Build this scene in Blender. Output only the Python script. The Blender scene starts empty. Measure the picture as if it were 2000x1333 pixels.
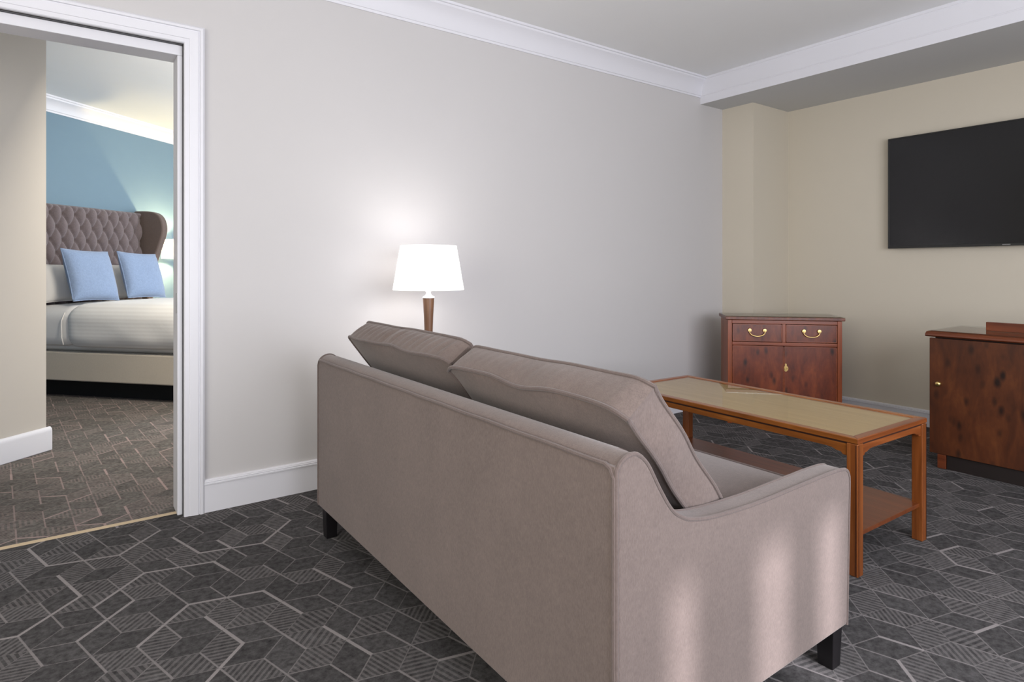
import bpy, bmesh, math, random
from mathutils import Vector, Matrix, noise
R = math.radians
random.seed(7)
SC = bpy.context.scene
COL = SC.collection

# ------------------------------------------------------------------ camera
cam = bpy.data.objects.new('camera', bpy.data.cameras.new('camera'))
COL.objects.link(cam)
SC.camera = cam
cam.location = (0, 0, 1.10)
cam.rotation_euler = (R(90), 0, R(54.085 - 90))
cam.data.sensor_width = 36
cam.data.lens = 1196.6 / 2000 * 36
cam.data.shift_y = (525.2 - 666.5) / 2000
cam.data.clip_start = 0.02

# ------------------------------------------------------------------ world, lights, exposure
SC.view_settings.view_transform = 'Standard'
SC.view_settings.look = 'None'
SC.view_settings.gamma = 1
SC.view_settings.use_curve_mapping = False
SC.view_settings.exposure = 0.3
W = bpy.data.worlds.new('world'); SC.world = W
W.use_nodes = True
W.node_tree.nodes['Background'].inputs[0].default_value = (0.75, 0.85, 1, 1)
W.node_tree.nodes['Background'].inputs[1].default_value = 0.6


def area(name, loc, target, sx, sy, power, col):
    l = bpy.data.lights.new(name, 'AREA'); l.shape = 'RECTANGLE'; l.size = sx; l.size_y = sy
    l.energy = power; l.color = col
    o = bpy.data.objects.new(name, l); COL.objects.link(o); o.location = loc
    o.rotation_euler = (Vector(target) - Vector(loc)).to_track_quat('-Z', 'Y').to_euler()
    return o


# daylight from the window side of the sitting room (behind and right of the camera)
area('window_daylight', (1.5, -1.33, 1.35), (1.7, 3, 1.25), 3.0, 1.5, 100, (0.90, 0.915, 1.0))
# soft fill light added in the left part of the sitting room, no window there
area('room_fill', (-1.75, 0.3, 1.5), (1.5, 1.8, 1.1), 2.2, 1.8, 50, (1.0, 0.96, 0.90))
# bedroom daylight
BA = R(41.645)
CX, CY = math.cos(BA), math.sin(BA)          # bedroom axis c (along headboard wall)
DX, DY = -CY, CX                             # bedroom axis d (towards headboard wall)


def bed(c, d, z=0.0):
    return Vector((c * CX + d * DX, c * CY + d * DY, z))


area('bedroom_daylight', bed(6.6, 2.2, 1.7), bed(5.0, 4.7, 1.0), 1.8, 1.6, 70, (0.76, 0.86, 1.0))
area('hall_fill_light', bed(3.4, 2.2, 2.2), bed(5.4, 2.9, 1.2), 0.9, 0.7, 62, (1.0, 0.92, 0.80))  # unseen warm lamp added to brighten the near side of the bed
sun = bpy.data.lights.new('sun', 'SUN'); sun.energy = 5.0; sun.angle = R(2.2); sun.color = (0.97, 0.94, 1.0)
so = bpy.data.objects.new('sun', sun); COL.objects.link(so)
so.rotation_euler = Vector((0.0, math.cos(R(30)), -math.sin(R(30)))).to_track_quat('-Z', 'Y').to_euler()

# ------------------------------------------------------------------ materials


def srgb(r, g, b):
    f = lambda v: (v / 255 / 12.92) if v / 255 <= 0.04045 else ((v / 255 + 0.055) / 1.055) ** 2.4
    return (f(r), f(g), f(b), 1)


class NT:
    def __init__(s, name):
        s.m = bpy.data.materials.new(name); s.m.use_nodes = True
        s.t = s.m.node_tree; s.n = s.t.nodes; s.l = s.t.links
        s.b = s.n['Principled BSDF']; s.out = s.n['Material Output']

    def node(s, typ, **kw):
        n = s.n.new(typ)
        for k, v in kw.items():
            setattr(n, k, v)
        return n

    def set(s, inp, v):
        if hasattr(v, 'is_output') and v.is_output:
            s.l.new(v, inp)
        else:
            inp.default_value = v

    def math(s, op, a, b=0.0, c=0.0, clamp=False):
        n = s.node('ShaderNodeMath', operation=op); n.use_clamp = clamp
        s.set(n.inputs[0], a); s.set(n.inputs[1], b); s.set(n.inputs[2], c)
        return n.outputs[0]

    def mix(s, f, a, b, blend='MIX'):
        n = s.node('ShaderNodeMix', data_type='RGBA', blend_type=blend)
        s.set(n.inputs['Factor'], f); s.set(n.inputs[6], a); s.set(n.inputs[7], b)
        return n.outputs[2]

    def coord(s, kind='Object', scale=(1, 1, 1), loc=(0, 0, 0), rot=(0, 0, 0)):
        t = s.node('ShaderNodeTexCoord'); m = s.node('ShaderNodeMapping')
        m.inputs['Scale'].default_value = scale; m.inputs['Location'].default_value = loc
        m.inputs['Rotation'].default_value = rot
        s.l.new(t.outputs[kind], m.inputs[0])
        return m.outputs[0]

    def noise(s, vec, scale, detail=3, rough=0.5, dist=0.0):
        n = s.node('ShaderNodeTexNoise')
        s.l.new(vec, n.inputs['Vector']); n.inputs['Scale'].default_value = scale
        n.inputs['Detail'].default_value = detail; n.inputs['Roughness'].default_value = rough
        n.inputs['Distortion'].default_value = dist
        return n.outputs['Fac']

    def ramp(s, f, stops):
        n = s.node('ShaderNodeValToRGB'); s.set(n.inputs[0], f)
        e = n.color_ramp.elements
        e[0].position, e[0].color = stops[0]; e[1].position, e[1].color = stops[-1]
        for p, c in stops[1:-1]:
            x = e.new(p); x.color = c
        return n.outputs[0]

    def bump(s, h, strength=0.2, dist=0.005):
        n = s.node('ShaderNodeBump'); n.inputs['Strength'].default_value = strength
        n.inputs['Distance'].default_value = dist
        s.set(n.inputs['Height'], h); s.l.new(n.outputs[0], s.b.inputs['Normal'])


def plain(name, col, rough=0.5, metal=0.0, spec=0.5, var=0.04, nscale=6, bump=0.0, bscale=200):
    t = NT(name); v = t.coord()
    n = t.noise(v, nscale, 3)
    lo = tuple(c * (1 - var) for c in col[:3]) + (1,); hi = tuple(min(1, c * (1 + var)) for c in col[:3]) + (1,)
    t.set(t.b.inputs['Base Color'], t.mix(n, lo, hi))
    t.b.inputs['Roughness'].default_value = rough; t.b.inputs['Metallic'].default_value = metal
    t.b.inputs['Specular IOR Level'].default_value = spec
    if bump:
        t.bump(t.noise(v, bscale, 2), bump, 0.002)
    return t.m


def fabric(name, col, var=0.18, weave=900, bump=0.35, blotch=5):
    t = NT(name); v = t.coord()
    n1 = t.noise(v, blotch, 4, 0.6); n2 = t.noise(t.coord(scale=(1, 1, 0.35)), weave * 0.35, 2, 0.7)
    n3 = t.noise(v, 60, 3, 0.6)
    f = t.math('ADD', t.math('MULTIPLY', n1, 0.25), t.math('ADD', t.math('MULTIPLY', n2, 0.5), t.math('MULTIPLY', n3, 0.25)))
    lo = tuple(c * (1 - var * 2) for c in col[:3]) + (1,); hi = tuple(min(1, c * (1 + var * 2)) for c in col[:3]) + (1,)
    r = t.ramp(f, [(0.3, lo), (0.7, hi)])
    t.set(t.b.inputs['Base Color'], r)
    t.b.inputs['Roughness'].default_value = 0.95; t.b.inputs['Specular IOR Level'].default_value = 0.1
    t.b.inputs['Sheen Weight'].default_value = 0.25; t.b.inputs['Sheen Roughness'].default_value = 0.5
    t.bump(n2, bump, 0.002)
    return t.m


def wood(name, c0, c1, c2, axis='Z', rough=0.3, knots=0.0, scale=1.0, coat=0.2, burr=False):
    t = NT(name)
    sc = {'X': (0.6, 9, 9), 'Y': (9, 0.6, 9), 'Z': (9, 9, 0.6)}[axis]
    if burr: sc = {'X': (1.6, 5, 5), 'Y': (5, 1.6, 5), 'Z': (5, 5, 1.6)}[axis]
    sc = tuple(a * scale for a in sc)
    v = t.coord(scale=sc)
    n = t.noise(v, 3.0, 5, 0.6, 0.6)
    n2 = t.noise(t.coord(scale=tuple(a * 6 for a in sc)), 3.0, 3, 0.5)
    f = t.math('ADD', t.math('MULTIPLY', n, 0.8), t.math('MULTIPLY', n2, 0.2))
    col = t.ramp(f, [(0.3, c0), (0.52, c1), (0.72, c2)])
    if knots > 0:
        k = {'X': (4.5, 9, 9), 'Y': (9, 4.5, 9), 'Z': (9, 9, 4.5)}[axis]
        vo = t.node('ShaderNodeTexVoronoi'); vo.inputs['Scale'].default_value = 2.0
        t.l.new(t.coord(scale=k), vo.inputs['Vector'])
        d = t.math('ADD', vo.outputs['Distance'], t.math('MULTIPLY', t.noise(v, 5, 3), 0.35))
        m = t.node('ShaderNodeMapRange'); m.inputs[1].default_value = 0.24; m.inputs[2].default_value = 0.50
        m.inputs[3].default_value = knots; m.inputs[4].default_value = 0.0
        t.l.new(d, m.inputs[0])
        blot = t.noise(t.coord(scale=k), .55, 3)
        mm = t.math('MULTIPLY', m.outputs[0], t.math('MULTIPLY', blot, 2.0), clamp=True)
        dark = tuple(a * 0.28 for a in c0[:3]) + (1,)
        col = t.mix(mm, col, dark)
    t.set(t.b.inputs['Base Color'], col)
    t.b.inputs['Roughness'].default_value = rough
    t.b.inputs['Coat Weight'].default_value = coat; t.b.inputs['Coat Roughness'].default_value = 0.15
    t.bump(n2, 0.05, 0.001)
    return t.m


def glass(name, tint=(0.96, 0.98, 0.96, 1)):
    t = NT(name)
    tr = t.node('ShaderNodeBsdfTransparent'); tr.inputs[0].default_value = tint
    gl = t.node('ShaderNodeBsdfGlossy'); gl.inputs['Roughness'].default_value = 0.02
    fr = t.node('ShaderNodeFresnel'); fr.inputs[0].default_value = 1.8
    mx = t.node('ShaderNodeMixShader')
    g = t.node('ShaderNodeNewGeometry')
    t.l.new(t.math('MULTIPLY', fr.outputs[0], t.math('SUBTRACT', 1.0, g.outputs['Backfacing'])), mx.inputs[0]); t.l.new(tr.outputs[0], mx.inputs[1]); t.l.new(gl.outputs[0], mx.inputs[2])
    t.l.new(mx.outputs[0], t.out.inputs[0])
    return t.m


M = {}
M['wall'] = plain('wall_paint', (0.60, 0.55, 0.455, 1), 0.85, var=0.015, nscale=2, bump=0.05, bscale=350, spec=0.2)
M['wall_main'] = plain('wall_paint_cool_lit', (0.562, 0.548, 0.545, 1), 0.85, var=0.015, nscale=2, bump=0.05, bscale=350, spec=0.2)  # same wall paint as the others, with the cool light tinted into it
M['hall'] = plain('wall_paint_hall_dimmed', (0.56, 0.52, 0.465, 1), 0.85, var=0.015, nscale=2, bump=0.05, bscale=350, spec=0.2)  # beige wall paint again, the hall's lower light put into the colour
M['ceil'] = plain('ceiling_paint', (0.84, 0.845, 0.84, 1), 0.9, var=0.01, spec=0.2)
M['soffit'] = plain('soffit_white_shaded', (0.58, 0.585, 0.58, 1), 0.9, var=0.01, spec=0.2)  # ceiling white darkened, with the soffit's shade in the colour
M['white'] = plain('white_gloss_paint', (0.72, 0.72, 0.76, 1), 0.42, var=0.01, spec=0.4)
M['teal'] = plain('teal_wall_paint', (0.175, 0.26, 0.325, 1), 0.85, var=0.02, spec=0.2)
M['sofa'] = fabric('sofa_chenille', (0.165, 0.128, 0.114, 1), var=0.13)
M['piping'] = fabric('sofa_piping', (0.140, 0.108, 0.098, 1), var=0.10)
M['black'] = plain('black_lacquer', (0.006, 0.005, 0.006, 1), 0.35)
M['table'] = wood('table_yew', srgb(104, 56, 20), srgb(138, 80, 32), srgb(170, 108, 52), 'Y', 0.28)
M['table_leg'] = wood('table_leg_yew', srgb(94, 48, 18), srgb(128, 70, 30), srgb(156, 94, 46), 'Z', 0.3)
M['table_x'] = wood('table_rail_yew', srgb(94, 46, 18), srgb(128, 68, 30), srgb(156, 92, 46), 'X', 0.3)
M['groove'] = plain('dark_groove', srgb(48, 18, 6), 0.6)
M['veneer'] = wood('pale_veneer', srgb(176, 138, 88), srgb(192, 154, 102), srgb(206, 170, 120), 'Y', 0.4, coat=0.0)
M['shelf'] = wood('shelf_veneer', srgb(82, 38, 14), srgb(104, 52, 22), srgb(124, 66, 30), 'Y', 0.35)
M['yew'] = wood('cabinet_burr', srgb(76, 30, 11), srgb(108, 46, 19), srgb(134, 66, 30), 'Z', 0.3, knots=0.9, burr=True)
M['yew_frame'] = wood('cabinet_frame', srgb(106, 48, 19), srgb(138, 67, 30), srgb(158, 84, 42), 'Z', 0.3)
M['yew_frame_x'] = wood('cabinet_rail', srgb(100, 44, 19), srgb(132, 62, 28), srgb(150, 78, 38), 'X', 0.3)
M['side'] = wood('sideboard_burr', srgb(54, 24, 9), srgb(78, 38, 15), srgb(100, 54, 24), 'Z', 0.4, knots=0.9, scale=0.8, burr=True)
M['side_edge'] = wood('sideboard_edge', srgb(74, 32, 14), srgb(104, 50, 24), srgb(128, 68, 34), 'Y', 0.35)
M['dark_wood'] = plain('dark_plinth', srgb(22, 10, 6), 0.6)
M['brass'] = plain('aged_brass', (0.70, 0.50, 0.20, 1), 0.28, metal=1.0)
M['strip'] = plain('brass_threshold', (0.50, 0.39, 0.25, 1), 0.45, metal=0.0)
M['glass'] = glass('table_glass')
M['tv_frame'] = plain('tv_bezel', (0.012, 0.012, 0.011, 1), 0.35)
M['screen'] = plain('tv_screen', (0.006, 0.006, 0.007, 1), 0.20, var=0.0, spec=0.45)
M['badge'] = plain('silver_badge', (0.35, 0.35, 0.35, 1), 0.3, metal=0.5)
M['lamp_wood'] = wood('lamp_wood', srgb(84, 56, 38), srgb(112, 80, 58), srgb(134, 102, 78), 'Z', 0.4)
M['lamp_white'] = plain('lamp_white_metal', (0.8, 0.8, 0.8, 1), 0.3)
M['linen'] = plain('white_linen', (0.74, 0.72, 0.70, 1), 0.9, var=0.03, spec=0.1, bump=0.1, bscale=30)
M['base_fab'] = fabric('bed_base_fabric', (0.52, 0.46, 0.38, 1), var=0.04, weave=500, bump=0.1)
M['head'] = fabric('headboard_velvet', (0.165, 0.135, 0.140, 1), var=0.10, weave=600, bump=0.1)
M['wing'] = fabric('headboard_wing', (0.125, 0.094, 0.085, 1), var=0.08, weave=600, bump=0.1)
M['blue'] = fabric('blue_cushion', (0.215, 0.285, 0.42, 1), var=0.10, weave=500, bump=0.2)
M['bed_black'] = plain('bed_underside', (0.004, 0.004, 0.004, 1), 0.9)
M['curtain'] = plain('curtain_cloth', (0.5, 0.48, 0.45, 1), 0.95)


def shade_material(name, emit):
    t = NT(name)
    d = t.node('ShaderNodeBsdfDiffuse'); d.inputs[0].default_value = (0.85, 0.85, 0.83, 1)
    tr = t.node('ShaderNodeBsdfTranslucent'); tr.inputs[0].default_value = (0.9, 0.9, 0.92, 1)
    e = t.node('ShaderNodeEmission'); e.inputs[0].default_value = (1, 0.98, 0.97, 1); e.inputs[1].default_value = emit
    m1 = t.node('ShaderNodeMixShader'); m1.inputs[0].default_value = 0.6
    ad = t.node('ShaderNodeAddShader')
    t.l.new(d.outputs[0], m1.inputs[1]); t.l.new(tr.outputs[0], m1.inputs[2])
    t.l.new(m1.outputs[0], ad.inputs[0]); t.l.new(e.outputs[0], ad.inputs[1])
    t.l.new(ad.outputs[0], t.out.inputs[0])
    return t.m


M['shade'] = shade_material('lit_lampshade', 0.38)
M['shade_bed'] = shade_material('lit_bedside_shade', 0.6)


def duvet_material():
    t = NT('striped_duvet'); v = t.coord()
    s = t.node('ShaderNodeSeparateXYZ'); t.l.new(v, s.inputs[0])
    w = t.math('SINE', t.math('MULTIPLY', s.outputs[2], 210.0))
    f = t.math('MULTIPLY_ADD', w, 0.5, 0.5)
    t.set(t.b.inputs['Base Color'], t.mix(f, (0.70, 0.68, 0.655, 1), (0.76, 0.745, 0.72, 1)))
    t.b.inputs['Roughness'].default_value = 0.85; t.b.inputs['Specular IOR Level'].default_value = 0.15
    t.bump(t.noise(v, 9, 3), 0.25, 0.01)
    return t.m


M['duvet'] = duvet_material()


def carpet_material(name, base, line, seam=0.0):
    """woven rhombus carpet: UV runs over each rhombus, face attributes carry hatch and line widths (flat print)."""
    t = NT(name)
    uv = t.node('ShaderNodeUVMap'); uv.uv_map = 'UVMap'
    s = t.node('ShaderNodeSeparateXYZ'); t.l.new(uv.outputs[0], s.inputs[0])
    u, v = s.outputs[0], s.outputs[1]
    g = t.node('ShaderNodeNewGeometry')
    wob = t.math('MULTIPLY', t.math('SUBTRACT', t.noise(g.outputs['Position'], 260, 2), 0.5), 0.030)
    a = t.node('ShaderNodeAttribute', attribute_name='edge_w')
    sc = t.node('ShaderNodeSeparateColor'); t.l.new(a.outputs['Color'], sc.inputs[0])
    b = t.node('ShaderNodeAttribute', attribute_name='cell')
    sb = t.node('ShaderNodeSeparateColor'); t.l.new(b.outputs['Color'], sb.inputs[0])
    hatch, tone, jit = sb.outputs[0], sb.outputs[1], sb.outputs[2]
    ds = [(v, sc.outputs[0]), (u, sc.outputs[1]), (t.math('SUBTRACT', 1.0, v), sc.outputs[2]), (t.math('SUBTRACT', 1.0, u), a.outputs['Alpha'])]
    tot = 0.0
    for d, w in ds:
        x = t.math('SUBTRACT', w, t.math('ADD', d, wob))
        x = t.math('MULTIPLY', x, 60.0, clamp=True)
        x = t.math('MULTIPLY', x, t.math('MULTIPLY_ADD', w, 11.0, 0.10), clamp=True)
        tot = x if tot == 0.0 else t.math('MAXIMUM', tot, x)
    ph = t.math('ADD', t.math('ADD', u, v), t.math('MULTIPLY', wob, 1.4))
    st = t.math('SINE', t.math('MULTIPLY', ph, t.math('MULTIPLY_ADD', jit, 10.0, 32.0)))
    st = t.math('MULTIPLY', t.math('ADD', st, 0.15), 2.4, clamp=True)
    st = t.math('MULTIPLY', t.math('MULTIPLY', st, hatch), 0.20)
    n1 = t.noise(g.outputs['Position'], 45, 4, 0.7); n2 = t.noise(g.outputs['Position'], 700, 2, 0.6)
    sh = t.math('ADD', t.math('MULTIPLY', t.math('MULTIPLY_ADD', n1, 2.4, -0.55), 1.0), t.math('MULTIPLY', n2, 0.7))
    sh = t.math('MULTIPLY', sh, t.math('MULTIPLY_ADD', tone, 0.22, 0.90))
    mulc = t.node('ShaderNodeVectorMath', operation='SCALE'); mulc.inputs[0].default_value = base
    t.l.new(sh, mulc.inputs['Scale'])
    f = t.math('MAXIMUM', t.math('MULTIPLY', tot, 0.9), st)
    f = t.math('MULTIPLY', f, t.math('MULTIPLY_ADD', n2, 0.5, 0.72), clamp=True)
    t.set(t.b.inputs['Base Color'], t.mix(f, mulc.outputs[0], tuple(line) + (1,)))
    t.b.inputs['Roughness'].default_value = 1.0; t.b.inputs['Specular IOR Level'].default_value = 0.03
    t.bump(t.math('ADD', t.math('MULTIPLY', n2, 0.6), t.math('MULTIPLY', f, 0.5)), 0.5, 0.003)
    return t.m


M['carpet'] = carpet_material('woven_carpet', (0.070, 0.067, 0.067), (0.36, 0.33, 0.325))
M['carpet_bed'] = carpet_material('bedroom_carpet', (0.135, 0.123, 0.112), (0.46, 0.34, 0.315))

# ------------------------------------------------------------------ mesh helpers


def link(name, bm, mat, parent=None, smooth=40, loc=None, bevel=0.0, segs=2):
    bmesh.ops.recalc_face_normals(bm, faces=bm.faces)
    me = bpy.data.meshes.new(name); bm.to_mesh(me); bm.free()
    me.materials.append(M[mat] if isinstance(mat, str) else mat)
    o = bpy.data.objects.new(name, me); COL.objects.link(o)
    if parent is not None:
        o.parent = parent
    if loc is not None:
        o.location = loc
    if smooth:
        me.polygons.foreach_set('use_smooth', [True] * len(me.polygons))
        me.set_sharp_from_angle(angle=R(smooth))
    if bevel:
        b = o.modifiers.new('bevel', 'BEVEL'); b.width = bevel; b.segments = segs
        b.limit_method = 'ANGLE'; b.angle_limit = R(35); b.harden_normals = True
        if smooth < 60:
            pass
    return o


def thing(name, label, cat, loc=(0, 0, 0), rz=0.0, group=None):
    o = bpy.data.objects.new(name, None); COL.objects.link(o)
    o.empty_display_size = 0.1
    o.location = loc; o.rotation_euler = (0, 0, rz)
    tag(o, label, cat, group)
    return o


def tag(o, label, cat, group=None):
    o['label'] = label; o['category'] = cat
    if group: o['group'] = group
    return o


def struct(name, bm, mat, parent=None, **kw):
    o = link(name, bm, mat, parent, **kw)
    if parent is None: o['kind'] = 'structure'
    return o


def BM():
    return bmesh.new()


def box(bm, x0, x1, y0, y1, z0, z1):
    vs = [bm.verts.new((x, y, z)) for x in (x0, x1) for y in (y0, y1) for z in (z0, z1)]
    for f in ((0, 1, 3, 2), (4, 6, 7, 5), (0, 4, 5, 1), (2, 3, 7, 6), (0, 2, 6, 4), (1, 5, 7, 3)):
        bm.faces.new([vs[i] for i in f])
    return bm


def bxs(*a):
    return box(BM(), *a)


def prism(bm, pts, axis, a0, a1):
    """pts: closed 2D outline in the plane across `axis`; X->(y,z), Y->(x,z), Z->(x,y)"""
    def P(p, t):
        return {'X': (t, p[0], p[1]), 'Y': (p[0], t, p[1]), 'Z': (p[0], p[1], t)}[axis]
    A = [bm.verts.new(P(p, a0)) for p in pts]; B = [bm.verts.new(P(p, a1)) for p in pts]
    n = len(pts)
    bm.faces.new(A); bm.faces.new(B)
    for i in range(n):
        bm.faces.new((A[i], A[(i + 1) % n], B[(i + 1) % n], B[i]))
    return bm


def tube(bm, path, r, closed=False, seg=8, taper=None):
    path = [Vector(p) for p in path]; n = len(path); rings = []
    prev = None
    for i, p in enumerate(path):
        a = path[(i - 1) % n] if (closed or i > 0) else path[i]
        b = path[(i + 1) % n] if (closed or i < n - 1) else path[i]
        t = (b - a).normalized()
        if prev is None:
            ref = Vector((0, 0, 1)) if abs(t.z) < 0.9 else Vector((1, 0, 0))
            u = t.cross(ref).normalized()
        else:
            u = (prev - t * prev.dot(t)).normalized()
        prev = u; v = t.cross(u)
        rr = r if taper is None else r * taper[i]
        rings.append([bm.verts.new(p + (u * math.cos(2 * math.pi * k / seg) + v * math.sin(2 * math.pi * k / seg)) * rr) for k in range(seg)])
    m = n if closed else n - 1
    for i in range(m):
        A, B = rings[i], rings[(i + 1) % n]
        # match ring twist when closing
        off = 0
        if closed and i == n - 1:
            off = min(range(seg), key=lambda o: (A[0].co - B[o].co).length)
        for k in range(seg):
            bm.faces.new((A[k], A[(k + 1) % seg], B[(k + 1 + off) % seg], B[(k + off) % seg]))
    if not closed:
        bm.faces.new(rings[0]); bm.faces.new(rings[-1])
    return bm


def lathe(bm, prof, seg=32, at=(0, 0, 0), axis='Z'):
    rings = []
    for r, z in prof:
        ring = []
        for k in range(seg):
            a = 2 * math.pi * k / seg
            p = (r * math.cos(a), r * math.sin(a), z)
            if axis == 'X': p = (p[2], p[0], p[1])
            if axis == 'Y': p = (p[0], p[2], p[1])
            ring.append(bm.verts.new((p[0] + at[0], p[1] + at[1], p[2] + at[2])))
        rings.append(ring)
    for A, B in zip(rings, rings[1:]):
        for k in range(seg):
            bm.faces.new((A[k], A[(k + 1) % seg], B[(k + 1) % seg], B[k]))
    bm.faces.new(rings[0]); bm.faces.new(rings[-1])
    return bm


def catmull(pts, sub=4, closed=False):
    P = [Vector(p) for p in pts]; out = []; n = len(P)
    for i in range(n if closed else n - 1):
        p0 = P[(i - 1) % n] if closed or i > 0 else P[i]
        p1 = P[i]; p2 = P[(i + 1) % n]; p3 = P[(i + 2) % n] if closed or i < n - 2 else p2
        for k in range(sub):
            t = k / sub
            out.append(0.5 * ((2 * p1) + (p2 - p0) * t + (2 * p0 - 5 * p1 + 4 * p2 - p3) * t * t + (3 * p1 - p0 - 3 * p2 + p3) * t ** 3))
    if not closed: out.append(P[-1])
    return out


def soft_box(bm, fn, n=(12, 10, 4), open_bottom=False):
    """closed box surface sampled on a grid in [-1,1]^3 and mapped by fn(s,t,w)"""
    cache = {}

    def V(i, j, k):
        if (i, j, k) not in cache:
            cache[(i, j, k)] = bm.verts.new(fn(2 * i / n[0] - 1, 2 * j / n[1] - 1, 2 * k / n[2] - 1))
        return cache[(i, j, k)]
    nx, ny, nz = n
    for i in range(nx):
        for j in range(ny):
            for k in ((nz,) if open_bottom else (0, nz)):
                bm.faces.new((V(i, j, k), V(i + 1, j, k), V(i + 1, j + 1, k), V(i, j + 1, k)))
    for i in range(nx):
        for k in range(nz):
            for j in (0, ny):
                bm.faces.new((V(i, j, k), V(i + 1, j, k), V(i + 1, j, k + 1), V(i, j, k + 1)))
    for j in range(ny):
        for k in range(nz):
            for i in (0, nx):
                bm.faces.new((V(i, j, k), V(i, j + 1, k), V(i, j + 1, k + 1), V(i, j, k + 1)))
    return bm


# ------------------------------------------------------------------ room constants
YW, XT, XL, YF = 3.06, 4.85, -2.4, -1.5      # main wall, tv wall, left wall, window wall
WT = 0.14
ZC, ZS = 2.605, 2.405                        # ceiling, soffit
XBEAM = 4.065
DXR, DXL, DZ = 0.415, -0.52, 2.10            # door opening
ZCB = 2.70                                   # bedroom ceiling

# ------------------------------------------------------------------ floors
E_ = 0.1134


def floor_mesh(name, mat, origin, theta, region, cuts, poly=()):
    rnd = random.Random(3)
    bm = BM(); uvl = bm.loops.layers.uv.new('UVMap')
    ew = bm.faces.layers.float_color.new('edge_w'); ce = bm.faces.layers.float_color.new('cell')
    S = E_ * math.sqrt(3)
    O = Vector((origin[0], origin[1]))
    unit = lambda a: Vector((math.cos(R(a)), math.sin(R(a))))
    a, b = unit(theta + 30) * S, unit(theta + 90) * S
    edges = {}
    pk = lambda p: (round(p.x * 200), round(p.y * 200))
    x0, x1, y0, y1 = region
    cx, cy = (x0 + x1) / 2 - O.x, (y0 + y1) / 2 - O.y
    rad = math.hypot(x1 - x0, y1 - y0) / 2 + 0.4
    N = int(rad / S * 1.3) + 4
    det = a.x * b.y - a.y * b.x
    ic = round((cx * b.y - cy * b.x) / det); jc = round((a.x * cy - a.y * cx) / det)
    inside = lambda p: x0 - .25 < p.x < x1 + .25 and y0 - .25 < p.y < y1 + .25

    def width(V, T, k):
        key = (pk(V), pk(T))
        if key in edges: return edges[key]
        mid = (V + T) / 2; dv = (T - V).normalized()
        w = 0.020 + 0.010 * rnd.random() + (0.014 if k % 3 == 1 else 0.0)
        if not poly or mid.x > 2.6 or mid.y > 2.95:
            if rnd.random() < 0.10: w = 0.05 + 0.015 * rnd.random()
        for seg in poly:
            for p, q in zip(seg, seg[1:]):
                p = Vector(p); q = Vector(q); d = q - p; L = d.length; d.normalize()
                t = (mid - p).dot(d)
                if -0.02 < t < L + 0.02 and abs((mid - p).cross(d)) < 0.042 and abs(d.dot(dv)) > 0.94:
                    w = 0.062
        edges[key] = w
        return w
    verts = {}

    def vert(p):
        k = pk(p)
        if k not in verts: verts[k] = bm.verts.new((p.x, p.y, 0))
        return verts[k]
    for i in range(ic - N, ic + N):
        for j in range(jc - N, jc + N):
            V = O + a * i + b * j
            if not inside(V): continue
            for k in range(3):
                ang = theta + 60 * k
                T1 = V + unit(ang) * E_; T2 = V + unit(ang + 60) * E_
                V2 = V + unit(ang + 30) * S
                f = bm.faces.new([vert(V), vert(T1), vert(V2), vert(T2)])
                for lp, uv in zip(f.loops, ((0, 0), (1, 0), (1, 1), (0, 1))): lp[uvl].uv = uv
                # v=0: V-T1 ; u=0: V-T2 ; v=1: T2-V2 ; u=1: T1-V2
                f[ew] = (width(V, T1, k), width(V, T2, k + 1), width(V2, T2, k), width(V2, T1, k + 1))
                f[ce] = (1.0 if rnd.random() < 0.40 else 0.0, rnd.random(), rnd.random(), 1)
    for co, no in cuts:
        geom = list(bm.verts) + list(bm.edges) + list(bm.faces)
        bmesh.ops.bisect_plane(bm, geom=geom, plane_co=co, plane_no=no, clear_outer=True)
    for f in bm.faces:
        if f.normal.z < 0: f.normal_flip()
    me = bpy.data.meshes.new(name); bm.to_mesh(me); bm.free()
    me.materials.append(M[mat])
    o = bpy.data.objects.new(name, me); COL.objects.link(o); o['kind'] = 'structure'
    return o


# bold yarn lines of the carpet design, floor coordinates
BOLD = [
    [(-.17, 2.36), (-.123, 2.358), (.034, 2.532), (-.032, 2.744)],
    [(.012, 2.219), (.173, 2.389)], [(.06, 2.41), (.221, 2.585), (.432, 2.507), (.468, 2.406)],
    [(.163, 2.07), (.313, 2.25), (.517, 2.17), (.588, 1.962)],
    [(-.135, 3.091), (-.065, 2.868), (.15, 2.8), (.309, 2.971)],
    [(.338, 2.848), (.404, 2.634), (.635, 2.552), (.778, 2.738)],
    [(.43, 2.77), (.52, 2.57), (.61, 2.53)], [(.342, 2.119), (.407, 1.904), (.301, 1.795)],
    [(.615, 1.829), (.70, 1.60), (.80, 1.57), (.90, 1.53)], [(.72, 2.30), (.79, 2.10)],
    [(1.86, .66), (1.99, .86)], [(2.30, .98), (2.46, .78)], [(2.33, .60), (2.05, .78), (1.95, .86)],
    [(2.45, .55), (2.40, .70), (2.62, .86)], [(2.75, .95), (3.05, .80), (3.1, 1.0)], [(1.75, .95), (1.92, .98), (1.99, .78)],
]
floor_mesh('floor', 'carpet', (0.144, 2.489), 44.5 + 2.0, (XL, XT, YF, 3.12),
           [((0, 3.12, 0), (0, 1, 0)), ((XT, 0, 0), (1, 0, 0)), ((XL, 0, 0), (-1, 0, 0)), ((0, YF, 0), (0, -1, 0))], BOLD)
floor_mesh('floor', 'carpet_bed', (0.084, 3.737), 34.3, (-2.2, 6.0, 3.12, 8.9),
           [((0, 3.12, 0), (0, -1, 0)), (tuple(bed(0, 5.44)), (DX, DY, 0)), (tuple(bed(7.6, 0)), (CX, CY, 0))])

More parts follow.
